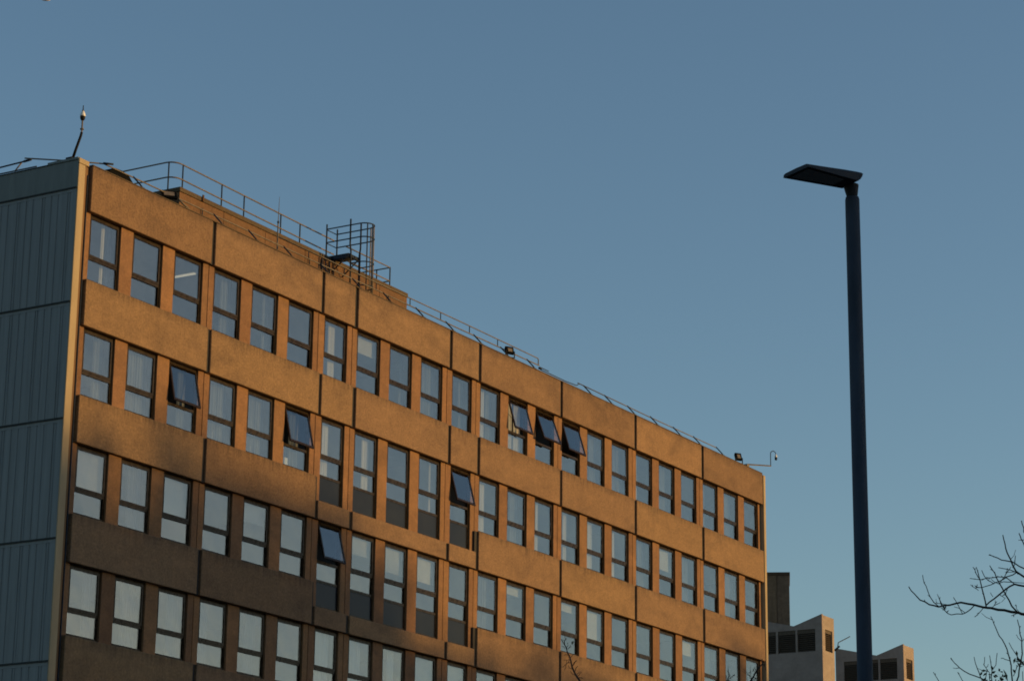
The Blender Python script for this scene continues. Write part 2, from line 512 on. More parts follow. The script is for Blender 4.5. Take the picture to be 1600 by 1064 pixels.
for row in range(ROWS):
    zh = -FH * row - PH
    for bi, (c, w, pi) in enumerate(bays):
        tall = is_tall(row, pi)
        ang = OPEN.get((row, bi + 1))
        fm = cached(('f', w, tall, bool(ang)), lambda: frame_mesh(w, tall, bool(ang)))
        wo_ = link('window', fm, office, (c, 0, zh))
        gw = w - 0.19
        pm = cached(('up', w), lambda: sheet(gw, -1.16, -0.12).mesh('pane', M['glass']))
        lm = cached(('lo', w, tall), lambda: sheet(w - 0.11, -1.825 if tall else -1.878, -1.298).mesh('pane', M['glass']))
        tilt = (rng.gauss(0, 0.0045), 0, rng.gauss(0, 0.0045))      # no two panes sit quite true
        if ang:
            s = link('opening_sash', cached(('s', w), lambda: sash_mesh(w)), wo_, (0, FY0 - 0.004, -0.06), (rad(-ang), 0, 0))
            link('pane', cached(('ps', w), lambda: sheet(w - 0.20, -1.10, -0.055, -0.006).mesh('pane', M['glass'])), wo_, (0, FY0 - 0.004, -0.06), (rad(-ang), 0, 0))
            st = MB()
            for sx in (-1, 1):
                st.tube([(sx * (w / 2 - 0.08), FY0 + 0.01, -0.62), (sx * (w / 2 - 0.08), FY0 - 0.85 * math.sin(rad(ang)), -0.06 - 0.86 * math.cos(rad(ang)))], 0.008, n=4)
            part('window_stay', st, M['frame'], wo_)
        else:
            link('pane', pm, wo_, (0, FY0 + 0.004, 0), tilt)
        link('pane', lm, wo_, (0, FY0 + 0.03, 0), (tilt[0] * 0.7, 0, -tilt[2]))
        if tall:
            link('infill_panel', cached(('inf', w), lambda: MB().box(-w / 2 + 0.056, w / 2 - 0.056, FY0 + 0.02, FY1 - 0.01, -2.63, -1.895).mesh('infill_panel', M['infill'])), wo_)
        H = 1.9 if not tall else 1.86
        if (row, bi + 1) not in CURT and (row, bi) not in ((0, 1), (0, 2)) and not ang and rng.random() < (0.55 if row > 1 else 0.3):
            drop = rng.choice((0.35, 0.6, 0.85, 1.15))
            link('roller_blind', cached(('rb', w, drop), lambda: MB().box(-w / 2 + .02, w / 2 - .02, 0, .008, -drop, 0).box(-w / 2 + .02, w / 2 - .02, -.01, .018, -drop - .02, -drop - .001).mesh('roller_blind', M['blind'])), wo_, (0, 0.36, -0.03))
        for f0, f1, kind in CURT.get((row, bi + 1), []):
            cw = round((f1 - f0) * w, 2)
            cm = cached(('c', cw, H, kind), lambda: curtain_mesh(cw, H - 0.06))
            if kind == 'n':
                cm = cached(('n', cw, H), lambda: (lambda q: (q.materials.clear(), q.materials.append(M['net']), q)[2])(curtain_mesh(cw, H - 0.06).copy()))
            link('curtain' if kind == 'c' else 'blind', cm, wo_, ((f0 + f1) / 2 * w - w / 2, 0.42 if kind == 'c' else 0.47, -0.03))

# corner columns
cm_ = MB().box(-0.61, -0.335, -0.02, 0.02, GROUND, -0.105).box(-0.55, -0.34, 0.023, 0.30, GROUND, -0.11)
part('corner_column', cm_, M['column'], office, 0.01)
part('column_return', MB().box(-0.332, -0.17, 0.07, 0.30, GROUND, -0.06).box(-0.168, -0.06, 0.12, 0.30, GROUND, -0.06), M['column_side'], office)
part('rainwater_pipe', MB().tube([(-0.10, 0.085, -0.3), (-0.10, 0.085, GROUND)], 0.022, n=8), M['darksteel'], office, smooth=True)
part('corner_column', MB().box(43.665, 43.86, -0.02, 0.30, GROUND, -0.05), M['column'], office, 0.01)
part('column_cap', MB().box(-0.625, -0.20, -0.035, 0.02, -0.10, 0.05), M['column'], office, 0.01)

# gable: fascia, ribbed cladding sheets with a dark ledge at every storey
GX = -0.60
part('gable_fascia', MB().box(GX, GX + 0.045, 0.024, 14.5, -0.79, 0.0), M['fascia'], office)
part('gable_coping', MB().box(GX - 0.03, GX + 0.35, 0.024, 1.13, 0.004, 0.085), M['fascia'], office, 0.01)
part('gable_coping_edge', MB().box(GX - 0.02, GX + 0.32, 1.133, 14.5, 0.002, 0.03), M['ledge'], office)
def ribbed(h):
    m = MB()
    y, n = 0.023, 0
    prof = []
    rg = random.Random(3)
    while y < 14.4:
        a = 0.19 + 0.10 * (n % 3 == 1)
        prof += [(y, 0.0), (y + a, 0.0), (y + a + 0.012, 0.017), (y + a + 0.042, 0.017), (y + a + 0.054, 0.0)]
        if n % 3 == 0:
            prof += [(y + a + 0.09, 0.0), (y + a + 0.10, 0.02), (y + a + 0.125, 0.02), (y + a + 0.135, 0.0)]
            y += 0.08
        y += a + 0.055
        n += 1
    b = len(m.v)
    for y, d in prof:
        m.v += [(d, y, -h), (d, y, 0)]
    for i in range(len(prof) - 1):
        m.f.append((b + 2 * i, b + 2 * i + 1, b + 2 * i + 3, b + 2 * i + 2))
    return m
sheet_me = ribbed(3.16).mesh('cladding_sheet', M['clad'])
part('gable_wall', MB().box(GX + 0.05, GX + 0.30, 0.32, 14.5, GROUND, -0.80), M['inside'], office)
ledge_me = MB().box(-0.035, 0.06, 0.023, 14.5, -0.045, 0.0).mesh('cladding_ledge', M['ledge'])
flash_me = MB().box(-0.006, 0.04, 0.023, 14.5, -0.135, -0.047).mesh('flashing', M['clad'])
for k in range(7):
    z = -0.79 - 3.29 * k
    link('cladding_ledge', ledge_me, office, (GX, 0, z))
    link('flashing', flash_me, office, (GX, 0, z))
    link('cladding_sheet', sheet_me, office, (GX, 0, z - 0.12))

# roof, far walls, lower storeys, interior
part('roof_deck', MB().box(-0.3, 43.6, 0.345, 14.3, -0.62, -0.35), M['roof'], office)
part('parapet_coping', MB().box(0.0, 43.62, 0.004, 0.36, 0.004, 0.035), M['plant_cap'], office)
part('rear_wall', MB().box(-0.3, 43.85, 14.3, 14.55, GROUND, 0.0), M['panel'], office)
part('end_wall', MB().box(43.55, 43.84, 0.303, 14.3, GROUND, 0.0), M['panel'], office)
part('lower_wall', MB().box(0.0, 43.60, 0.05, 0.34, GROUND, -FH * ROWS - PH - 0.01), M['pilaster'], office)
for row in range(-1, ROWS):
    zf = -FH * (row + 1) - 1.20
    part('floor_slab', MB().box(-0.25, 43.5, 0.345, 14.2, zf, zf + 0.34), M['ceiling'], office)
part_me = MB().box(-0.05, 0.05, 0.345, 5.5, -2.93, 0).mesh('partition_wall', M['inside'])
for row in range(ROWS):
    zc = -FH * (row + 1) + 2.09
    for pi in range(9):
        link('partition_wall', part_me, office, (PANELS[pi][1] + 0.085, 0, zc))
    part('corridor_wall', MB().box(-0.25, 43.5, 5.51, 5.62, zc - 2.93, zc), M['inside'], office)

# the building's own origin stands at its foot
office.location = (0.0, 0.0, GROUND)
for ch in office.children:
    ch.location.z -= GROUND

# ------------------------------------------------------------------ rooftop
def feet(xs, y0, z0, y1, z1, r, dx=0.0):
    m = MB()
    for x in xs:
        m.tube([(x + dx, y0, z0), (x, y1, z1)], r, n=5)
    return m
RY, RZ = 0.33, 0.38
hr = thing('parapet_handrail', 'low weathered steel handrail on raking stays along the front roof edge of the office block', 'railing', (0, RY, RZ))
def rp(name, mb, mat=M['galv'], parent=None):
    return part(name, mb, mat, parent, 0, True, tuple(-c for c in parent.location))
rp('rail', MB().tube([(-0.62, 2.0, RZ), (0.2, 0.98, RZ), (0.83, RY, RZ), (1.4, RY, RZ), (8, RY, RZ - .01), (14, RY, RZ + .005), (20, RY, RZ - .01), (25.45, RY, RZ)], 0.021, n=6), parent=hr)
rp('rail', MB().tube([(28.3, RY, RZ + .02), (34, RY, RZ - .01), (40.0, RY, RZ)], 0.019, n=6), parent=hr)
rp('upper_rail', MB().tube([(9.28, RY, 0.64), (14, RY, 0.635), (20, RY, 0.645), (25.33, RY, 0.63)] + [(25.37, RY, 0.59), (25.37, RY, 0.37)], 0.019, n=6), parent=hr)
rp('low_cable', MB().tube([(25.5, .31, .24), (25.9, .24, .21), (27.2, .20, .18), (28.1, .27, .25), (28.42, RY, RZ + .02)], 0.017, n=5), M['darksteel'], hr)
rp('rail_stub', MB().tube([(0.80, 0.33, RZ + .01), (1.02, 0.14, RZ + .01)], 0.03, n=6), M['darksteel'], hr)
for x in (2.2, 6.0, 7.75, 9.6, 11.57, 13.4, 15.2, 17.2, 19.1, 20.93, 22.75, 24.6, 28.8, 30.42, 32.25, 34.15, 36.1, 37.87, 39.95):
    rp('raking_stay', MB().tube([(x - 0.05, RY + 0.01, RZ + 0.03), (x + 0.04, RY - .20, 0.15), (x + 0.06, 0.05, 0.04)], 0.023, n=6).box(x + 0.01, x + 0.11, 0.01, 0.11, 0.034, 0.05), M['darksteel'], hr)
for x in (10.9, 12.9, 14.75, 16.8, 18.72, 20.6, 22.5):
    rp('upright', MB().tube([(x, RY, RZ), (x, RY, 0.64)], 0.017, n=6), M['darksteel'], hr)
rp('rail_clamp', MB().box(25.42, 25.56, 0.28, 0.36, 0.26, 0.32).tube([(25.5, .33, .33), (26.12, .33, .33)], 0.018, n=6), M['darksteel'], hr)

gr = thing('gable_handrail', 'dark steel handrail along the roof edge above the blue grey cladding', 'railing', (-0.5, 2, 0.3))
rp('rail', MB().tube([(-0.62, 1.82, 0.30), (-0.62, 2.0, 0.285), (-0.6, 4, 0.235), (-0.6, 14, 0.22)], 0.024, n=6), M['darksteel'], gr)
rp('lower_rail', MB().tube([(-0.6, 1.55, 0.065), (-0.6, 4, 0.075), (-0.6, 14, 0.075)], 0.02, n=6), M['darksteel'], gr)
for y in (2.2, 4.2, 6.2, 8.2, 10.2, 12.2):
    rp('raking_stay', MB().tube([(-0.58, y - .06, 0.28), (-0.6, y + 0.16, 0.05)], 0.022, n=5), M['galv'], gr)
rp('rail_joint', MB().tube([(-0.62, 1.75, 0.30), (-0.62, 2.02, 0.285)], 0.036, n=6), M['darksteel'], gr)

# plant room
PX0, PX1, PY, PZ = 8.86, 22.19, 4.0, 2.78
pr = thing('plant_room', 'low brown concrete plant room on the roof behind the front edge', 'plant room', (PX0, PY, -0.35))
def pp(name, mb, mat, bev=0.0, parent=pr, sm=False):
    return part(name, mb, mat, parent, bev, sm, tuple(-c for c in parent.location))
seams = [PX0, 11.2, 13.5, 15.8, 18.1, 20.4, PX1]
for a, b in zip(seams, seams[1:]):
    pp('wall_panel', MB().box(a + 0.008, b - 0.008, PY, PY + 0.14, -0.34, PZ - 0.16), M['plant'], 0.006)
pp('wall', MB().box(PX0 + 0.02, PX1 - 0.02, PY + 0.141, 9.5, -0.34, PZ - 0.16), M['plant'])
pp('coping', MB().box(PX0 - 0.02, PX1 + 0.02, PY - 0.03, 9.55, PZ - 0.157, PZ), M['plant_cap'], 0.012)
for x in (10.0, 16.0, 20.9):
    pp('overflow_pipe', MB().tube([(x, PY - 0.05, PZ - 0.4), (x, PY - 0.05, 0.2)], 0.02, n=6), M['darksteel'])
pp('junction_box', MB().box(9.97, 10.05, PY - 0.08, PY - 0.032, PZ - 0.16, PZ + 0.06), M['plant'], 0.01)

# guard rail round the plant room roof
gy = 4.42
prr = thing('roof_guardrail', 'two bar steel guardrail round the plant room roof with a curved corner', 'railing', (9, gy, PZ))
def loop(z):
    x0, x1 = 9.05, 22.0
    return ([(x0, 9.3, z)] + [(x0, gy + 0.35, z)] + arc((x0 + .35, gy + .35, z), .35, math.pi, 1.5 * math.pi, 5, (1, 0, 0), (0, 1, 0)) +
            [(13, gy, z - .05), (16.8, gy, z - .10), (18.09, gy, z - .11)])
def loop2(z):
    return [(18.83, gy, z - .11), (20, gy, z - .11), (21.66, gy, z - .11), (21.66, 6.2, z - .11), (21.66, 9.3, z - .11)]
for z in (PZ + 1.01, PZ + 0.50):
    rp('guard_rail', MB().tube(loop(z), 0.024, n=6), parent=prr)
    rp('guard_rail', MB().tube(loop2(z), 0.024, n=6), parent=prr)
for x, y in ((9.07, 4.66), (9.5, gy), (11.58, gy), (12.81, gy), (14.9, gy), (16.03, gy), (21.66, gy), (21.66, 5.0), (9.05, 7.2), (21.66, 7.2)):
    rp('post', MB().tube([(x, y, PZ + 0.004), (x, y, PZ + 1.03 - .11 * min(1, max(0, (x - 9.4) / 7)))], 0.024, n=6).box(x - .06, x + .06, y - .06, y + .06, PZ + .002, PZ + .018), M['darksteel'], prr)

# caged ladder
LX0, LX1 = 17.32, 17.96
lad = thing('caged_ladder', 'dark steel access ladder with hooped safety cage rising to the plant room roof', 'ladder', (17.6, 3.2, -0.3))
def lp(name, mb, mat=M['darksteel']):
    return rp(name, mb, mat, lad)
YA, YC, YH = 4.2, 3.2, 2.5
for x in (LX0, LX1):
    lp('guard_post', MB().tube([(x, YA, PZ + 0.02), (x, YA, 4.02)], 0.027, n=6))
    lp('stringer', MB().tube([(x + (0.06 if x < 17.5 else -0.06), YC, -0.3), (x + (0.06 if x < 17.5 else -0.06), YC, PZ + .12), (x, YC, PZ + .38), (x, YC, 4.06)], 0.030, n=6))
for z in (3.84, 3.35):
    cy = YC - 0.40
    U = [(LX0, YA, z), (LX0, YC, z), (LX0, cy, z)] + arc(((LX0 + LX1) / 2, cy, z), (LX1 - LX0) / 2, math.pi, 2 * math.pi, 8, (1, 0, 0), (0, 1, 0))[1:] + [(LX1, YC, z), (LX1, YA, z)]
    lp('hoop', MB().tube(U, 0.022, n=6))
    lp('cross_bar', MB().tube([(LX0, YA, z - 0.02), (LX1, YA, z - 0.02)], 0.017, n=5))
for z in (2.45, 1.6):
    cy = YC - 0.40
    U = [(LX0, YC, z), (LX0, cy, z)] + arc(((LX0 + LX1) / 2, cy, z), (LX1 - LX0) / 2, math.pi, 2 * math.pi, 8, (1, 0, 0), (0, 1, 0))[1:] + [(LX1, YC, z)]
    lp('hoop', MB().tube(U, 0.020, n=6))
c0 = Vector(((LX0 + LX1) / 2, YC - 0.40, 0))
for a in (1.02, 1.27, 1.5, 1.74, 1.97):
    px, py = c0.x + 0.305 * math.cos(a * math.pi), c0.y + 0.305 * math.sin(a * math.pi)
    lp('cage_strap', MB().box(px - .022, px + .022, py - .012, py + .012, 1.35, 3.86), M['galv'] if a > 1.6 else M['darksteel'])  # sunlight put into the colour: paler steel for straps on the sun side
for k in range(12):
    z = -0.05 + 0.25 * k
    lp('rung', MB().tube([(LX0 + .06, YC, z), (LX1 - .06, YC, z)], 0.012, n=5))
lp('landing_plate', MB().box(LX0 - 0.02, LX1 + 0.02, YC + 0.04, PY + 0.25, PZ + 0.002, PZ + 0.05).box(LX0 - 0.02, LX1 + 0.02, YC + 0.04, YC + 0.075, PZ - 0.10, PZ).box(LX0 - 0.02, LX0 + 0.02, YC + 0.08, PY - 0.04, PZ - 0.14, PZ))
lp('bracket', MB().tube([(LX0, YC + .1, PZ - .05), (LX0, PY - .04, PZ - .55)], 0.025, n=5).tube([(LX1, YC + .1, PZ - .05), (LX1, PY - .04, PZ - .55)], 0.025, n=5))
for x in (17.05, 17.25, 17.5, 17.75):
    lp('cable_conduit', MB().tube([(x - .3, PY - .05, PZ - .2), (x - .3, PY - .05, 0.1)], 0.025, n=5))

mast = thing('lightning_rod', 'slim pale lightning rod standing at the front roof edge', 'lightning rod', (9.45, 0.5, 0.0))
part('rod', MB().tube([(0, 0, 0.0), (0, 0, 1.2)], 0.024, 0.020, n=6).tube([(0, 0, 1.2), (0.02, 0, 2.04)], 0.014, 0.006, n=5), M['galv'], mast)
part('collar', MB().lathe((0, 0, 1.16), [(0.03, 0), (0.034, 0.03), (0.03, 0.07)], 8), M['darksteel'], mast)

def floodlight(label, loc, yaw, w, h, tilt):
    t = thing('floodlight', label, 'floodlight', loc, 'floodlights along the roof edge')
    t.rotation_euler = (0, 0, yaw)
    R = Matrix.Rotation(tilt, 3, 'X')
    def tr(mb):
        mb.v = [tuple(R @ Vector(p) + Vector((0, 0, 0.13))) for p in mb.v]
        return mb
    b = MB().box(-w / 2, w / 2, -0.03, 0.055, 0, h)
    for i in range(6):
        x = -w / 2 + w * (i + .5) / 6
        b.box(x - .008, x + .008, .056, .10, .03, h - .03)
    part('housing', tr(b), M['rubber'], t, 0.004)
    part('glass', tr(MB().box(-w / 2 + .075, w / 2 - .075, -0.042, -0.031, .075, h - .075)), M['lampglass'], t)
    part('bracket', MB().box(-w / 2 - .03, -w / 2 - .008, -.02, .02, 0, .24).box(w / 2 + .008, w / 2 + .03, -.02, .02, 0, .24).box(-w / 2 - .03, w / 2 + .03, -.03, .03, -.004, .016), M['black'], t)
    return t
floodlight('black floodlight lying low beside the left end of the plant room', (3.62, 0.16, 0.05), rad(-40), 0.46, 0.34, rad(-38))
floodlight('black floodlight tilted up on the roof edge, under the upper rail end', (22.92, 0.06, 0.04), rad(-28), 0.32, 0.28, rad(-16))
floodlight('black floodlight tilted up beside the camera arm at the right end of the roof', (41.58, 0.10, 0.04), rad(-32), 0.29, 0.33, rad(-18))
cable = tag(part('floodlight_cable', MB().tube([(3.95, 0.12, 0.26), (4.15, 0.05, 0.12), (4.32, 0.03, 0.06), (4.5, 0.1, 0.05)], 0.03, n=6), M['galv'], None, smooth=True), 'grey conduit curling from the low floodlight near the left roof corner', 'conduit')
rv = thing('roof_vent', 'low dark humped roof vent behind the handrail near the left corner', 'roof vent', (1.72, 0.62, 0.0))
rv_m = MB()
prof = [(-0.62, 0.10), (-0.60, 0.30), (-0.35, 0.44), (0.0, 0.46), (0.30, 0.40), (0.52, 0.22), (0.56, 0.05)]
rv_m.prism([(x, -0.26, z) for x, z in prof] + [(0.56, -0.26, 0.04), (-0.62, -0.26, 0.04)], (0, 0.5, 0))
part('cowl', rv_m, M['rubber'], rv, 0.03)
part('kerb', MB().box(-0.5, 0.45, -0.2, 0.2, -0.35, 0.045), M['roof'], rv)

# dome cameras
cc = thing('dome_camera', 'white dome camera on a bent pole at the left roof corner', 'security camera', (-0.5, 0.33, 0.085))
part('base_plate', MB().box(-0.12, 0.10, -0.06, 0.16, 0.0, 0.05), M['black'], cc, 0.01)
part('pole', MB().tube([(0, 0, 0.03), (0, -0.10, 0.30), (0, -0.245, 0.66), (0, -0.27, 0.76)], 0.042, 0.036, n=8), M['black'], cc, smooth=True)
part('upright', MB().tube([(0, -0.272, 0.74), (0, -0.272, 1.20)], 0.024, n=8).lathe((0, -0.272, 0.84), [(0.055, 0), (0.055, 0.03)], 10), M['galv'], cc, smooth=False)
part('camera_body', MB().lathe((0, -0.272, 1.20), [(0.075, 0.03), (0.078, 0.06), (0.055, 0.14), (0.03, 0.2)], 14), M['white'], cc, smooth=True)
part('dome', MB().lathe((0, -0.272, 1.10), [(0.015, 0.0), (0.045, 0.018), (0.066, 0.06), (0.074, 0.10), (0.074, 0.128)], 14), M['black'], cc, smooth=True)
part('finial', MB().tube([(0, -0.272, 1.39), (0, -0.272, 1.56)], 0.018, 0.012, n=6).lathe((0, -0.272, 1.385), [(0.036, 0), (0.036, 0.02)], 8), M['darksteel'], cc)

ca = thing('pendant_camera', 'small camera hanging from a swan neck arm past the right end of the roof', 'security camera', (42.45, 0.16, 0.18))
e0, e1 = Vector((42.45, 0.16, 0.18)), Vector((44.0, -0.22, 0.39))
d = e1 - e0
part('arm', MB().tube([(0, 0, 0), tuple(d)], 0.034, 0.030, n=4).box(-.1, .1, -.06, .14, -.15, -.0), M['galv'], ca)
hk = [tuple(d + Vector((-0.02, 0, 0.0))), tuple(d + Vector((-.02, 0, .1)))] + [tuple(d + Vector((-.02, 0, .52)))]
ax, ay = Vector((0.85, -0.53, 0)), Vector((0, 0, 1))
hk += [tuple(p) for p in arc(d + Vector((-.02, 0, .52)) + ax * .135, .135, math.pi, 0.12, 7, ax, ay)][1:]
part('swan_neck', MB().tube(hk, 0.018, n=6), M['darksteel'], ca, smooth=True)
tip = Vector(hk[-1])
part('camera_body', MB().lathe(tuple(tip + Vector((0, 0, -0.20))), [(0.05, 0.06), (0.058, 0.08), (0.045, 0.14), (0.022, 0.2)], 12), M['white'], ca, smooth=True)
part('dome', MB().lathe(tuple(tip + Vector((0, 0, -0.27))), [(0.02, 0.0), (0.045, 0.02), (0.055, 0.06), (0.055, 0.128)], 12), M['black'], ca, smooth=True)

# lit tube on the ceiling and things on the inner sills
cl = thing('ceiling_light', 'lit yellowish ceiling tube seen through the third top floor window from the left', 'ceiling light', (5.28, 0.75, -1.60))
part('tube', MB().box(-.05, .05, -0.35, 0.42, -.06, -0.03), M['tube_light'], cl)
part('fitting', MB().box(-.07, .07, -0.4, 0.46, -.028, 0.40), M['white'], cl)
for x, z, lab in ((6.55, -6.54, 'fourth'), (8.45, -6.54, 'fifth'), (10.30, -6.54, 'sixth')):
    t = thing('desk_file', 'white folder behind the %s window from left, second floor from top' % lab, 'folder', (x, 0.50, z), 'folders on the inner sills')
    part('cover', MB().box(-.09, .09, -.02, .05, 0, .36), M['white'], t, 0.004)
    part('sill_board', MB().box(-.5, .5, -.1, .25, -.36, -.002), M['inside'], t)

# ------------------------------------------------------------------ buildings beyond the right end
def vent_tower(X, label):
    t = thing('vent_tower', label, 'ventilation tower', (X, 13.49, GROUND), 'pale ventilation towers beyond the office block')
    x1 = 1.66
    Z0 = -GROUND
    prof = [(0, 0.69), (1.75, 0.11), (4.35, 0.72), (4.45, 0.72)]
    def wall_poly(x):
        return x
    # side slabs with louvre openings: built of piers and bands
    lv = [(0.43, 1.53), (1.65, 2.75), (2.87, 3.90)]
    zt, zb = -0.13, -1.39
    m = MB()
    band_top = lambda y: 0.69 + (0.11 - 0.69) * y / 1.75 if y <= 1.75 else 0.11 + (y - 1.75) * 0.61 / 2.6
    for xa, xb in ((0.0, 0.16),):
        m.prism([(xa, 0, Z0 + zt)] + [(xa, y, Z0 + z) for y, z in prof] + [(xa, 4.45, Z0 + zt)], (xb - xa, 0, 0))
        m.box(xa, xb, 0, 4.45, 0, Z0 + zb)
        for a, b in ((0, .43), (1.53, 1.65), (2.75, 2.87), (3.90, 4.45)):
            m.box(xa, xb, a, b, Z0 + zb, Z0 + zt)
    part('wall', m, M['vent'], t)
    m = MB()
    m.box(0.163, 0.40, 0, .16, 0, Z0 + .64)
    m.box(1.40, x1, 0, .16, 0, Z0 + .64)
    m.box(0.40, 1.40, 0, .16, 0, Z0 - 1.36)
    m.box(0.40, 1.40, 0, .16, Z0 - .13, Z0 + .64)
    part('front_wall', m, M['vent'], t)
    part('end_wall', MB().box(x1 - .15, x1 - .002, .163, 4.45, 0, Z0 + .1).box(0.163, x1 - .16, 4.3, 4.45, 0, Z0 + .5), M['vent'], t)
    part('roof', MB().prism([(0.163, 0.163, Z0 + .62), (0.163, 1.75, Z0 + .10), (0.163, 4.29, Z0 + .68), (0.163, 4.29, Z0 + .60), (0.163, 1.75, Z0 + .02), (0.163, 0.163, Z0 + .54)], (x1 - .17, 0, 0)), M['plant_cap'], t)
    part('shaft', MB().box(0.24, 0.27, 0.4, 4.2, Z0 - 1.5, Z0 - .05).box(0.40, 1.40, 0.24, 0.26, Z0 - 1.5, Z0 - .05), M['void'], t)
    for a, b in lv:
        g_ = MB()
        g_.box(0.03, 0.055, a, b, Z0 - .36, Z0 - .132)
        part('louvre_head', g_, M['louvre'], t)
        for k in range(9):
            z = Z0 - .42 - .112 * k
            q = MB().prism([(0.02, a, z - .05), (0.045, a, z - .05), (0.145, a, z + .035), (0.12, a, z + .035)], (0, b - a, 0))
            part('louvre_blade', q, M['louvre'], t)
    part('louvre_head', MB().box(0.40, 1.40, 0.06, 0.08, Z0 - .32, Z0 - .132), M['louvre'], t)
    for k in range(9):
        z = Z0 - .40 - .112 * k
        q = MB().prism([(0.40, 0.03, z - .05), (0.40, 0.055, z - .05), (0.40, 0.15, z + .035), (0.40, 0.125, z + .035)], (1.0, 0, 0))
        part('louvre_blade', q, M['louvre'], t)
    return t
vent_tower(80.0, 'pale ventilation tower with louvres and butterfly roof beside the office block')
vent_tower(92.0, 'smaller looking ventilation tower with louvres behind the lamp post')
stub = tag(part('roof_pipe', MB().tube([(91.9, 17.75, .7), (91.7, 17.6, 1.02), (92.6, 17.2, 1.5)], 0.03, n=5).tube([(92.0, 17.65, .85), (92.0, 18.0, 0.6)], 0.06, n=6), M['darksteel'], None), 'thin bent pipe sticking up between the two ventilation towers', 'pipe')

tw = thing('lift_tower', 'dark stained concrete tower rising behind the right end of the office block', 'tower', (102.97, 25.93, GROUND))
dv = Vector((-0.42, 0.907, 0)).normalized()
nv = Vector((dv.y, -dv.x, 0))                    # away from the camera side
H = 8.0 - GROUND
def slab(a, b, z0, z1, t0=0.0, t1=0.16):
    p = [dv * a + nv * t0, dv * b + nv * t0, dv * b + nv * t1, dv * a + nv * t1]
    return MB().prism([(q.x, q.y, z0) for q in p], (0, 0, z1 - z0))
ps = [0.0, 0.85, 1.70, 2.55, 3.40, 4.25]
for a, b in zip(ps, ps[1:]):
    part('wall_panel', slab(a + .012, b - .012, 0, H - .22), M['tower'], tw, 0.008)
part('wall', slab(0.02, 4.2, 0, H - .23, 0.165, 4.0), M['tower'], tw)
part('coping', slab(-.04, 4.3, H - .217, H, -.04, 4.05), M['plant_cap'], tw, 0.01)

# ------------------------------------------------------------------ street lamp
lamp = thing('street_lamp', 'dark navy street lamp with a flat angular head pointing left', 'street lamp', (-27.735, -34.52, GROUND))
hz = -15.10 - GROUND
part('column', MB().lathe((0, 0, 0), [(0.110, 0.0), (0.110, 1.2), (0.082, 1.3), (0.0765, hz - .03), (0.070, hz)], 20), M['navy'], lamp, smooth=False)
for p in lamp.children[0].data.polygons:
    p.use_smooth = len(p.vertices) == 4
part('base_flange', MB().lathe((0, 0, 0), [(0.2, 0.0), (0.2, 0.02), (0.115, 0.03)], 16), M['navy'], lamp)
part('access_door', MB().box(-0.05, 0.05, -0.118, -0.106, 0.45, 1.0), M['navy'], lamp)
nb = MB()
ring = lambda z, rx, ry, ox, oy: [(ox + rx * math.cos(i * math.pi / 6), oy + ry * math.sin(i * math.pi / 6), z) for i in range(12)]
r0, r1_ = ring(hz - .01, .055, .055, 0, 0), ring(hz + .13, .085, .085, -0.03, 0.0)
b0 = len(nb.v)
nb.v += r0 + r1_
for i in range(12):
    j = (i + 1) % 12
    nb.f.append((i, j, 12 + j, 12 + i))
part('spigot', nb, M['lamphead'], lamp, smooth=True)
# head: underside outline and a raised back, relative to the column foot
zu = -14.99 - GROUND
und = [(-0.635, 0.51, zu), (-0.835, 0.13, zu), (-0.175, -0.15, zu), (-0.025, 0.10, zu)]
ex, ey = 0.874, -0.486                            # along the head, away from its tip
L0, L1, R0, R1 = [Vector(p) for p in (und[0], und[1], und[2], und[3])]
def at_(t, side):                                # on the underside edge: side 1 the camera side, 0 the far side
    return L1.lerp(R0, t) if side else L0.lerp(R1, t)
AX = Vector((ex, ey, 0))
inn = Vector((0.486, 0.874, 0))
secs = []
for t, th in ((0.0, .040), (.25, .058), (.45, .072), (.75, .094), (1.0, .108)):
    n_, f_ = at_(t, 1), at_(t, 0)
    c_ = (n_ + f_) / 2
    secs.append([f_, n_, n_.lerp(c_, .03) + Vector((0, 0, th * .75)), n_.lerp(c_, .16) + Vector((0, 0, th)), c_ + Vector((0, 0, th * 1.12)), f_.lerp(c_, .16) + Vector((0, 0, th)), f_.lerp(c_, .03) + Vector((0, 0, th * .75))])
last = secs[-1]
for k, (o_, z_) in enumerate(((.028, .022), (.052, .055), (.066, .095))):
    ring_ = [p.copy() for p in last]
    for i_, p in enumerate(ring_):
        top_ = i_ >= 2
        ring_[i_] = p + AX * o_ + Vector((0, 0, 0 if top_ else z_))
    secs.append(ring_)
hb = MB()
for s_ in secs:
    hb.v += [tuple(p) for p in s_]
for i in range(len(secs) - 1):
    for k in range(7):
        j = (k + 1) % 7
        hb.f.append((i * 7 + k, i * 7 + j, i * 7 + 7 + j, i * 7 + 7 + k))
hb.f += [tuple(range(7))[::-1], tuple((len(secs) - 1) * 7 + k for k in range(7))]
part('lamp_head', hb, M['lamphead'], lamp)
part('cover_seam', MB().tube([tuple(at_(.46, 1).lerp(at_(.46, 0), .10) + Vector((0, 0, .0725))), tuple((at_(.46, 1) + at_(.46, 0)) / 2 + Vector((0, 0, .0805)))], .004, n=4), M['black'], lamp)
cx = sum(p[0] for p in und) / 4
cy_ = sum(p[1] for p in und) / 4
ln = MB()
ins = [(cx + (p[0] - cx) * .72 - .06, cy_ + (p[1] - cy_) * .72 + .02) for p in und]
ln.prism([(x, y, zu - .006) for x, y in ins], (0, 0, .005))
part('lens', ln, M['lens'], lamp)

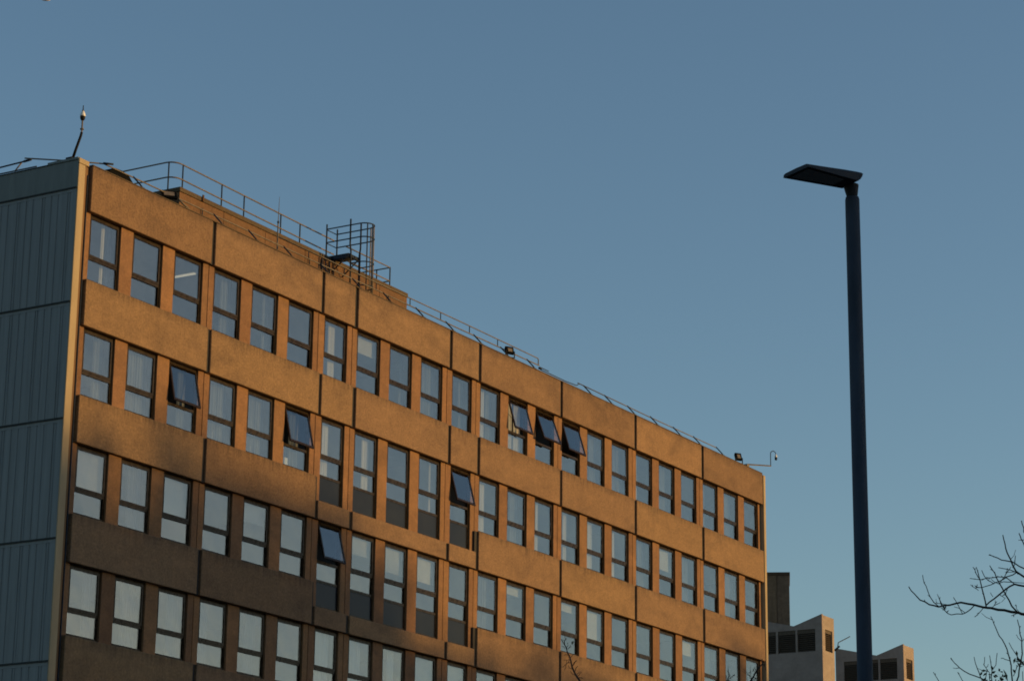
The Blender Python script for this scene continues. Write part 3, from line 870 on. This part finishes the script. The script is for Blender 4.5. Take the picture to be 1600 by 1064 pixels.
# ------------------------------------------------------------------ trees
def bud_tube(m, pts, r0, r1, rg, twigs=True, n=5):
    """one branch with the small kinks, buds and spur twigs of a winter tree"""
    P = [Vector(p) for p in pts]
    fine = []
    for a, b in zip(P, P[1:]):
        k = max(2, int((b - a).length / 0.09))
        for i in range(k):
            fine.append(a.lerp(b, i / k) + Vector((rg.gauss(0, .0035), rg.gauss(0, .0035), rg.gauss(0, .0035))))
    fine.append(P[-1])
    m.tube(fine, r0 * .47, r1 * .68, n)
    if twigs:
        L = len(fine)
        for i in range(2, L - 1):
            t = i / L
            d = (fine[i] - fine[i - 1]).normalized()
            s = Vector((rg.gauss(0, 1), rg.gauss(0, 1), rg.gauss(0.35, .8))).normalized()
            if rg.random() < 0.42:                   # bud
                q = fine[i]
                e = q + (s * .8 + d).normalized() * rg.uniform(.018, .035)
                m.tube([q, q.lerp(e, .5), e], .0065, .002, 4)
            elif rg.random() < 0.16:                 # spur twig
                q = fine[i]
                e1 = q + (s + d * .6).normalized() * rg.uniform(.05, .14)
                e2 = e1 + (s + d * 1.4).normalized() * rg.uniform(.03, .08)
                m.tube([q, e1, e2], .0045, .003, 4)
def leaf_clump(c, r, count, rg, s=0.05):
    m = MB()
    for _ in range(count):
        p = Vector(c) + Vector((rg.gauss(0, r), rg.gauss(0, r), rg.gauss(0, r)))
        a = Vector((rg.gauss(0, 1), rg.gauss(0, 1), rg.gauss(0, 1))).normalized()
        b = a.cross(Vector((rg.gauss(0, 1), rg.gauss(0, 1), rg.gauss(0, 1)))).normalized()
        m.quad(p - a * s, p + b * s * .45, p + a * s, p - b * s * .45)
    return m
def bare_tree(label, foot, trunk, tr0, tr1, groups, seed, extra_free=()):
    rg = random.Random(seed)
    t = thing('bare_tree', label, 'tree', foot)
    off = tuple(-c for c in foot)
    m = MB()
    P = [Vector(p) for p in trunk]
    m.tube(P, tr0, tr1, 10)
    part('trunk', m, M['bark'], t, smooth=True, loc=off)
    for pts, r0, r1 in groups:
        m = MB()
        bud_tube(m, pts, r0, r1, rg)
        part('branch', m, M['bark'], t, loc=off)
    return t, rg, off

# branch centre lines in metres: (points, thickness at the base, at the tip)
BIRCH_BOUGHS = [
    ([(-24.956,-36.318,-20.014),(-25.126,-35.942,-19.514),(-25.363,-35.39,-19.293),(-25.428,-35.349,-19.283),(-25.523,-35.223,-19.262),(-25.614,-35.113,-19.246),(-25.687,-35.051,-19.24),(-25.767,-34.973,-19.219),(-25.858,-34.864,-19.204),(-25.945,-34.77,-19.236),(-26.032,-34.676,-19.259),(-26.113,-34.6,-19.24),(-26.193,-34.525,-19.191),(-26.261,-34.482,-19.133),(-26.323,-34.455,-19.068)], 0.05, 0.008),
    ([(-24.949,-36.341,-19.808),(-25.146,-35.958,-19.323),(-25.404,-35.418,-18.996),(-25.505,-35.346,-18.979),(-25.604,-35.28,-19.041),(-25.713,-35.19,-19.155),(-25.812,-35.128,-19.244)], 0.034, 0.012),
    ([(-24.954,-36.326,-19.482),(-25.103,-35.919,-19.125),(-25.303,-35.387,-18.87),(-25.349,-35.314,-18.814),(-25.377,-35.291,-18.743),(-25.412,-35.246,-18.622),(-25.437,-35.233,-18.519),(-25.46,-35.224,-18.42)], 0.04, 0.008),
    ([(-24.948,-36.343,-18.89),(-25.149,-35.918,-18.746),(-25.379,-35.434,-18.808),(-25.478,-35.338,-18.743),(-25.579,-35.24,-18.717),(-25.663,-35.191,-18.699),(-25.741,-35.157,-18.685)], 0.024, 0.007),
    ([(-24.944,-36.357,-18.609),(-25.206,-35.797,-18.674),(-25.386,-35.51,-18.75),(-25.484,-35.467,-18.549),(-25.565,-35.47,-18.502),(-25.646,-35.474,-18.46)], 0.022, 0.008),
    ([(-24.941,-36.366,-18.184),(-25.19,-35.655,-18.517),(-25.282,-35.443,-18.456),(-25.311,-35.413,-18.372),(-25.33,-35.411,-18.322),(-25.351,-35.404,-18.258)], 0.022, 0.008),
]
BIRCH_BRANCHES = [
    ([(-25.592,-34.497,-19.171),(-25.537,-34.431,-19.11),(-25.482,-34.365,-19.034),(-25.423,-34.308,-18.949),(-25.362,-34.259,-18.846),(-25.299,-34.214,-18.751)], 0.0126, 0.006),
    ([(-25.455,-34.857,-19.166),(-25.429,-34.772,-19.226),(-25.397,-34.704,-19.238),(-25.392,-34.564,-19.239),(-25.363,-34.489,-19.188),(-25.327,-34.432,-19.103),(-25.289,-34.38,-18.99)], 0.0135, 0.006),
    ([(-25.498,-34.742,-19.255),(-25.468,-34.688,-19.163),(-25.442,-34.621,-19.057)], 0.009, 0.006),
    ([(-25.42,-34.952,-19.195),(-25.482,-34.927,-19.263),(-25.547,-34.895,-19.311)], 0.009, 0.006),
    ([(-25.411,-34.976,-19.186),(-25.409,-34.963,-19.053),(-25.413,-34.933,-18.929),(-25.414,-34.909,-18.848),(-25.416,-34.887,-18.74)], 0.018, 0.007),
    ([(-25.428,-34.931,-18.892),(-25.479,-34.907,-18.823),(-25.528,-34.892,-18.759)], 0.0108, 0.006),
    ([(-25.294,-35.301,-19.258),(-25.371,-35.26,-19.194),(-25.447,-35.221,-19.081),(-25.521,-35.19,-18.968),(-25.595,-35.158,-18.864),(-25.667,-35.134,-18.787)], 0.0216, 0.007),
    ([(-25.287,-35.319,-18.827),(-25.368,-35.303,-18.816),(-25.46,-35.256,-18.803),(-25.558,-35.193,-18.796)], 0.0126, 0.006),
    ([(-25.292,-35.306,-18.814),(-25.376,-35.222,-18.868),(-25.454,-35.158,-18.928),(-25.532,-35.094,-18.97),(-25.616,-35.015,-19.012),(-25.687,-34.97,-19.003)], 0.0144, 0.006),
    ([(-25.303,-35.274,-18.94),(-25.256,-35.179,-18.857),(-25.218,-35.056,-18.828),(-25.181,-34.933,-18.823),(-25.139,-34.824,-18.83),(-25.106,-34.693,-18.796)], 0.0126, 0.006),
    ([(-25.375,-35.074,-18.934),(-25.342,-34.991,-18.878),(-25.298,-34.94,-18.831),(-25.253,-34.89,-18.748)], 0.0108, 0.006),
    ([(-25.358,-35.122,-18.936),(-25.291,-35.145,-18.874),(-25.229,-35.152,-18.82),(-25.169,-35.156,-18.734)], 0.0108, 0.006),
    ([(-25.352,-35.139,-18.918),(-25.278,-35.185,-18.907),(-25.204,-35.23,-18.905)], 0.009, 0.008),
    ([(-25.336,-35.181,-19.06),(-25.4,-35.168,-19.078),(-25.46,-35.163,-19.078)], 0.009, 0.006),
    ([(-25.336,-35.182,-19.051),(-25.364,-35.206,-19.014),(-25.4,-35.207,-18.999)], 0.009, 0.006),
    ([(-25.306,-35.265,-18.755),(-25.275,-35.284,-18.689),(-25.252,-35.283,-18.618)], 0.0108, 0.006),
    ([(-25.435,-34.911,-19.001),(-25.407,-34.865,-18.971),(-25.386,-34.804,-18.922)], 0.0081, 0.005),
    ([(-25.391,-35.032,-19.205),(-25.317,-35.046,-19.16),(-25.255,-35.031,-19.096)], 0.0081, 0.005),
    ([(-25.383,-35.052,-19.074),(-25.327,-35.007,-19.018)], 0.0072, 0.005),
    ([(-25.423,-34.944,-18.975),(-25.513,-34.914,-18.979),(-25.578,-34.952,-18.966)], 0.009, 0.006),
    ([(-25.595,-34.489,-19.15),(-25.581,-34.472,-19.085)], 0.0072, 0.005),
    ([(-25.291,-35.309,-19.264),(-25.276,-35.258,-19.275),(-25.261,-35.208,-19.278)], 0.0072, 0.005),
    ([(-25.293,-35.302,-19.246),(-25.3,-35.28,-19.185),(-25.303,-35.269,-19.175)], 0.0072, 0.005),
]
LOW_BRANCHES = [
    ([(-23.44,-34.543,-19.716),(-23.496,-34.559,-19.606),(-23.556,-34.564,-19.477),(-23.62,-34.557,-19.365),(-23.692,-34.53,-19.263),(-23.763,-34.503,-19.188),(-23.832,-34.484,-19.095),(-23.896,-34.476,-19.022)], 0.02, 0.006),
    ([(-23.446,-34.527,-19.481),(-23.469,-34.478,-19.459),(-23.491,-34.43,-19.445)], 0.01, 0.006),
    ([(-23.425,-34.586,-19.717),(-23.484,-34.641,-19.61),(-23.539,-34.707,-19.42),(-23.609,-34.73,-19.265),(-23.686,-34.735,-19.13),(-23.76,-34.746,-19.059)], 0.02, 0.007),
    ([(-23.407,-34.638,-19.48),(-23.359,-34.539,-19.355),(-23.301,-34.469,-19.239)], 0.011, 0.006),
    ([(-23.401,-34.656,-19.248),(-23.353,-34.593,-19.2),(-23.295,-34.558,-19.152)], 0.008, 0.005),
    ([(-23.399,-34.659,-19.258),(-23.382,-34.681,-19.22)], 0.008, 0.006),
    ([(-23.539,-34.271,-19.711),(-23.597,-34.217,-19.675),(-23.678,-34.104,-19.634),(-23.749,-34.018,-19.567),(-23.801,-33.982,-19.516),(-23.85,-33.954,-19.457)], 0.016, 0.007),
    ([(-23.564,-34.205,-19.673),(-23.506,-34.149,-19.552),(-23.45,-34.089,-19.401)], 0.014, 0.006),
    ([(-23.522,-34.317,-19.712),(-23.506,-34.322,-19.592),(-23.501,-34.299,-19.404)], 0.013, 0.006),
    ([(-23.548,-34.247,-19.685),(-23.473,-34.252,-19.573),(-23.42,-34.197,-19.498),(-23.352,-34.182,-19.394)], 0.01, 0.006),
    ([(-23.518,-34.329,-19.585),(-23.443,-34.351,-19.511),(-23.378,-34.347,-19.363)], 0.01, 0.006),
    ([(-23.729,-33.77,-19.724),(-23.741,-33.734,-19.658),(-23.754,-33.696,-19.593)], 0.01, 0.006),
    ([(-23.634,-34.016,-19.727),(-23.661,-33.99,-19.655),(-23.686,-33.968,-19.602)], 0.01, 0.006),
    ([(-23.459,-34.492,-19.735),(-23.449,-34.467,-19.64),(-23.44,-34.44,-19.572)], 0.01, 0.006),
    ([(-23.437,-34.554,-19.653),(-23.435,-34.596,-19.564),(-23.441,-34.615,-19.533)], 0.01, 0.006),
    ([(-23.401,-34.653,-19.729),(-23.459,-34.674,-19.609)], 0.009, 0.006),
    ([(-23.53,-34.297,-19.711),(-23.562,-34.309,-19.617),(-23.603,-34.3,-19.594)], 0.009, 0.006),
]
TIP_BRANCHES = [
    ([(-20.278,-27.052,-18.857),(-20.236,-27.011,-18.812),(-20.207,-26.948,-18.745),(-20.182,-26.878,-18.648),(-20.157,-26.808,-18.495),(-20.128,-26.744,-18.373),(-20.093,-26.692,-18.291),(-20.063,-26.632,-18.201),(-20.03,-26.576,-18.151)], 0.035, 0.008),
    ([(-20.392,-26.849,-18.32),(-20.466,-26.885,-18.261),(-20.524,-26.949,-18.234)], 0.012, 0.006),
    ([(-20.381,-26.869,-18.368),(-20.436,-26.937,-18.357),(-20.49,-27.009,-18.358)], 0.008, 0.005),
    ([(-20.355,-26.915,-18.497),(-20.325,-26.921,-18.453),(-20.29,-26.938,-18.425)], 0.01, 0.005),
    ([(-20.341,-26.94,-18.609),(-20.36,-26.987,-18.559),(-20.378,-27.034,-18.533)], 0.012, 0.006),
    ([(-20.323,-26.972,-18.689),(-20.308,-26.986,-18.632),(-20.291,-27.004,-18.599)], 0.012, 0.006),
    ([(-20.333,-26.954,-18.649),(-20.365,-26.908,-18.635),(-20.377,-26.896,-18.595)], 0.01, 0.005),
    ([(-20.365,-26.897,-18.449),(-20.409,-26.876,-18.445),(-20.45,-26.862,-18.458)], 0.009, 0.005),
    ([(-20.317,-26.982,-18.73),(-20.219,-26.973,-18.684),(-20.129,-26.95,-18.654)], 0.011, 0.006),
    ([(-20.317,-26.982,-18.73),(-20.388,-26.967,-18.722),(-20.448,-26.973,-18.69)], 0.01, 0.005),
    ([(-20.301,-27.01,-18.777),(-20.295,-27.053,-18.771),(-20.293,-27.088,-18.781)], 0.011, 0.006),
    ([(-20.389,-26.855,-18.344),(-20.451,-26.853,-18.337),(-20.506,-26.866,-18.338)], 0.008, 0.005),
    ([(-20.383,-26.865,-18.36),(-20.35,-26.874,-18.308),(-20.332,-26.859,-18.264)], 0.009, 0.005),
    ([(-20.359,-26.908,-18.505),(-20.415,-26.89,-18.528),(-20.474,-26.868,-18.53)], 0.008, 0.005),
    ([(-20.345,-26.933,-18.585),(-20.352,-26.973,-18.581),(-20.363,-27.007,-18.537)], 0.008, 0.005),
    ([(-20.349,-26.926,-18.553),(-20.33,-26.869,-18.555),(-20.293,-26.843,-18.516)], 0.008, 0.005),
    ([(-20.305,-27.003,-18.761),(-20.322,-27.04,-18.734),(-20.334,-27.083,-18.698)], 0.008, 0.005),
]
FAR_BRANCHES = [
    ([(-17.403,-28.256,-18.658),(-17.378,-28.284,-18.573),(-17.355,-28.307,-18.521),(-17.328,-28.341,-18.445),(-17.3,-28.375,-18.372),(-17.277,-28.398,-18.317),(-17.245,-28.443,-18.262),(-17.215,-28.481,-18.263)], 0.042, 0.01),
    ([(-17.325,-28.421,-18.325),(-17.265,-28.377,-18.278),(-17.202,-28.34,-18.243)], 0.014, 0.007),
    ([(-17.338,-28.393,-18.375),(-17.41,-28.408,-18.353),(-17.477,-28.434,-18.328)], 0.013, 0.006),
    ([(-17.367,-28.333,-18.489),(-17.453,-28.335,-18.449),(-17.537,-28.342,-18.455)], 0.014, 0.007),
    ([(-17.356,-28.354,-18.468),(-17.393,-28.391,-18.481),(-17.424,-28.439,-18.5)], 0.011, 0.006),
    ([(-17.302,-28.47,-18.271),(-17.26,-28.447,-18.222),(-17.215,-28.43,-18.173)], 0.012, 0.006),
    ([(-17.289,-28.496,-18.271),(-17.261,-28.508,-18.316),(-17.241,-28.502,-18.349)], 0.01, 0.006),
    ([(-17.338,-28.393,-18.402),(-17.361,-28.456,-18.406)], 0.009, 0.006),
    ([(-17.343,-28.383,-18.354),(-17.383,-28.369,-18.323)], 0.008, 0.005),
    ([(-17.338,-28.393,-18.39),(-17.405,-28.386,-18.375),(-17.463,-28.401,-18.348)], 0.008, 0.005),
    ([(-17.376,-28.312,-18.438),(-17.38,-28.321,-18.409),(-17.392,-28.313,-18.392)], 0.008, 0.005),
    ([(-17.362,-28.343,-18.504),(-17.421,-28.41,-18.522),(-17.48,-28.478,-18.51)], 0.009, 0.006),
    ([(-17.55,-27.951,-18.658),(-17.502,-27.969,-18.563),(-17.46,-27.975,-18.513),(-17.421,-27.973,-18.451),(-17.385,-27.966,-18.416),(-17.36,-27.935,-18.351)], 0.022, 0.008),
    ([(-17.513,-28.027,-18.473),(-17.43,-28.035,-18.445),(-17.356,-28.025,-18.41),(-17.284,-28.01,-18.382)], 0.014, 0.006),
    ([(-17.484,-28.087,-18.431),(-17.398,-28.078,-18.428)], 0.008, 0.005),
    ([(-17.514,-28.026,-18.449),(-17.467,-28.026,-18.425)], 0.008, 0.005),
    ([(-17.52,-28.013,-18.389),(-17.451,-27.966,-18.347)], 0.008, 0.005),
    ([(-17.518,-28.017,-18.485),(-17.606,-28.034,-18.486),(-17.692,-28.056,-18.451)], 0.009, 0.005),
    ([(-17.51,-28.033,-18.47),(-17.532,-28.076,-18.497)], 0.008, 0.005),
]
def outer_boughs():                              # the side of the crown that lies outside the picture
    rg = random.Random(5)
    out = []
    for k in range(15):
        z = -22.4 + .60 * k
        a = math.atan2(-0.86, 0.51) + rg.uniform(-1.15, 1.15)
        L = rg.uniform(1.6, 2.6) * (1 - .035 * k)
        p = Vector((-24.95 + .012 * k, -36.2 - .035 * k, z))
        d = Vector((math.cos(a), math.sin(a), .45))
        q1, q2 = p + d * L * .45, p + d * L * .8 + Vector((0, 0, .25))
        q3 = p + d * L + Vector((0, 0, .7))
        out.append(([tuple(p), tuple(q1), tuple(q2), tuple(q3)], .045, .007))
        for t in (.5, .75):
            b = q1.lerp(q2, t)
            e = b + Vector((rg.gauss(0, .3), rg.gauss(0, .3), rg.uniform(.4, .9)))
            out.append(([tuple(b), tuple(b.lerp(e, .5) + Vector((.04, .03, 0))), tuple(e)], .018, .006))
    return out
t1, rg1, off1 = bare_tree('bare winter tree reaching in from the right edge with long arching twigs', (-25.05, -36.1, GROUND),
                          [(-25.05, -36.1, GROUND), (-25.0, -36.12, -23.9), (-24.98, -36.2, -21.5), (-24.96, -36.25, -19.0), (-24.93, -36.38, -17.2), (-24.80, -36.62, -15.2), (-24.72, -36.80, -13.6)], 0.15, 0.014,
                          BIRCH_BOUGHS + BIRCH_BRANCHES + outer_boughs(), 11)
part('dead_leaf', leaf_clump((-25.56, -34.56, -19.20), .018, 8, rg1, .025), M['leaf'], t1, loc=off1)
LT = Vector((-23.47, -34.47, -20.6))
lows = []
for pts, a, b in LOW_BRANCHES:
    p0 = Vector(pts[0])
    if p0.z < -19.75:
        lows.append(([tuple(LT + Vector((0, 0, -.1))), tuple(LT.lerp(p0, .6) + Vector((0, 0, .05)))] + pts, a, b))
    else:
        lows.append((pts, a, b))
t2, rg2, off2 = bare_tree('lower bare tree under the arching one, with upright shoots and a few dark leaves', (-23.5, -34.4, GROUND),
                          [(-23.5, -34.4, GROUND), (-23.49, -34.42, -23.6), (-23.46, -34.47, -21.8), tuple(LT)], 0.13, 0.045, lows, 12)
for c, r, n in (((-23.50, -34.37, -19.70), .075, 60), ((-23.42, -34.62, -19.49), .035, 26)):
    part('leaf_clump', leaf_clump(c, r, n, rg2, .035), M['leaf'], t2, loc=off2)['kind'] = 'stuff'
def down(pts, foot, a, b):
    return [foot, (foot[0] * .8 + pts[0][0] * .2, foot[1] * .8 + pts[0][1] * .2, foot[2] * .7 + pts[0][2] * .3), (foot[0] * .3 + pts[0][0] * .7, foot[1] * .3 + pts[0][1] * .7, foot[2] * .25 + pts[0][2] * .75), pts[0]]
f3 = (-20.05, -27.4, GROUND)
t3, rg3, off3 = bare_tree('single spiky bare treetop in front of the lower middle windows', f3, down(TIP_BRANCHES[0][0], f3, 0, 0), 0.10, 0.036, TIP_BRANCHES, 13)
part('dead_leaf', leaf_clump((-20.34, -26.94, -18.26), .012, 6, rg3, .022), M['leaf'], t3, loc=off3)
f4 = (-17.5, -28.05, GROUND)
t4, rg4, off4 = bare_tree('forked bare treetop in front of the bottom right corner of the office block', f4, down(FAR_BRANCHES[0][0], f4, 0, 0), 0.11, 0.043, FAR_BRANCHES, 14)

# the wood behind the photographer that keeps the low sun off the lower storeys
def crown_mesh(seed, kind):
    rg = random.Random(seed)
    m = MB()
    for _ in range(104):                         # clumps of leaves with gaps between them
        z = 1 - rg.random() ** 0.85
        env = (0.55 + 0.45 * min(1, z * 3)) * math.sqrt(max(0.02, 1 - max(0, (z - .62) / .38) ** 2))
        a = rg.random() * 2 * math.pi
        r = env * math.sqrt(rg.random())
        c = Vector((r * math.cos(a) * 3.4, r * math.sin(a) * 3.4, 2.0 + z * 17.4))
        sz = rg.uniform(.35, .85)
        for _ in range(38):
            p = c + Vector((rg.gauss(0, sz), rg.gauss(0, sz), rg.gauss(0, sz * .7)))
            s = rg.uniform(.14, .34)
            u = Vector((rg.gauss(0, 1), rg.gauss(0, 1), rg.gauss(0, 1))).normalized()
            w = u.cross(Vector((rg.gauss(0, 1), rg.gauss(0, 1), rg.gauss(0, 1)))).normalized()
            m.quad(p - u * s, p + w * s * .6, p + u * s, p - w * s * .6)
    return m.mesh('crown', M['leaf'])
def trunk_mesh(seed):
    rg = random.Random(seed)
    m = MB()
    m.tube([(0, 0, 0), (rg.gauss(0, .1), rg.gauss(0, .1), 6), (rg.gauss(0, .2), rg.gauss(0, .2), 12), (0, 0, 19)], .32, .05, 8)
    for k in range(14):
        z = 3 + k * 1.1
        a = rg.random() * 6.28
        L = 2.6 * (1 - k / 20)
        m.tube([(0, 0, z), (math.cos(a) * L * .5, math.sin(a) * L * .5, z + .6), (math.cos(a) * L, math.sin(a) * L, z + 1.6)], .08, .02, 5)
    return m.mesh('trunk', M['bark'])
CR = [crown_mesh(k, 0) for k in (1, 2, 3)]
TK = [trunk_mesh(k) for k in (1, 2, 3)]
YT = -142.0
sh = Vector((sun_dir.x / -sun_dir.y, 0, sun_dir.z / -sun_dir.y))   # shift per metre in front of the facade
# where the top of the shade lies on the facade: (x, z)
SHADE = [(-62, -6.8), (-56, -6.4), (-50, -7.0), (-44, -6.4), (-38, -6.8), (-32, -6.4), (-26, -6.9), (-20, -6.5), (-14, -7.0), (-8.5, -6.6), (-3.4, -6.2), (1.0, -7.1),
         (4.9, -5.9), (8.2, -7.3), (11.4, -6.4), (14.8, -9.0), (18.2, -10.1), (22, -10.2), (25.6, -9.5), (29, -10.4), (33.2, -12.4), (36.6, -12.0), (40.6, -7.3), (44.8, -9.3), (49, -9.3), (54, -9.3)]
trng = random.Random(21)
for i, (x, z) in enumerate(SHADE):
    for lay in (0, 1, 2):
        Y = YT - lay * 9.0 + trng.uniform(-1.5, 1.5)
        dd = -Y
        X = x + sh.x * dd + (0 if lay == 0 else trng.uniform(2.0, 3.6))
        ztop = z + sh.z * dd - 1.0 * lay
        gz = ground_z(X, Y) - .05
        k = trng.randrange(3)
        sc = (ztop - gz) / 20.0
        t = thing('evergreen_tree', 'tall dark evergreen in the wood behind the photographer, casting shade on the lower storeys', 'tree', (X, Y, gz), 'shade trees behind the photographer')
        t.rotation_euler = (0, 0, trng.random() * 6.28)
        link('crown', CR[k], t).scale = (1, 1, sc)
        link('trunk', TK[k], t).scale = (1, 1, sc)

# ------------------------------------------------------------------ bird at the top edge
bd = thing('bird', 'pale bird gliding half out of view at the top left edge of the sky', 'bird', (59.5, 56.0, 39.435))
bm_ = MB()
segs = [(-.28, .012), (-.22, .04), (-.10, .075), (.05, .08), (.16, .06), (.22, .045), (.27, .015)]
bn = len(bm_.v)
axd = Vector((rgt.x, rgt.y, 0)).normalized()
for s, r in segs:
    for k in range(8):
        a = k * math.pi / 4
        o = axd * s + axd.cross(Vector((0, 0, 1))) * (r * math.cos(a)) + Vector((0, 0, r * .9 * math.sin(a)))
        bm_.v.append(tuple(o))
for i in range(len(segs) - 1):
    for k in range(8):
        j = (k + 1) % 8
        bm_.f.append((i * 8 + k, i * 8 + j, i * 8 + 8 + j, i * 8 + 8 + k))
bm_.f += [tuple(range(8))[::-1], tuple(48 + k for k in range(8))]
wd = axd.cross(Vector((0, 0, 1)))
for sg in (-1, 1):
    a = [axd * .10 + wd * (sg * .05), axd * .16 + wd * (sg * .30) + Vector((0, 0, .24)), axd * -.08 + wd * (sg * .68) + Vector((0, 0, .42)), axd * -.02 + wd * (sg * .32) + Vector((0, 0, .25)), axd * -.08 + wd * (sg * .06)]
    bm_.prism([tuple(q) for q in a], (0, 0, .018))
part('body', bm_, M['feather'], bd, smooth=False)
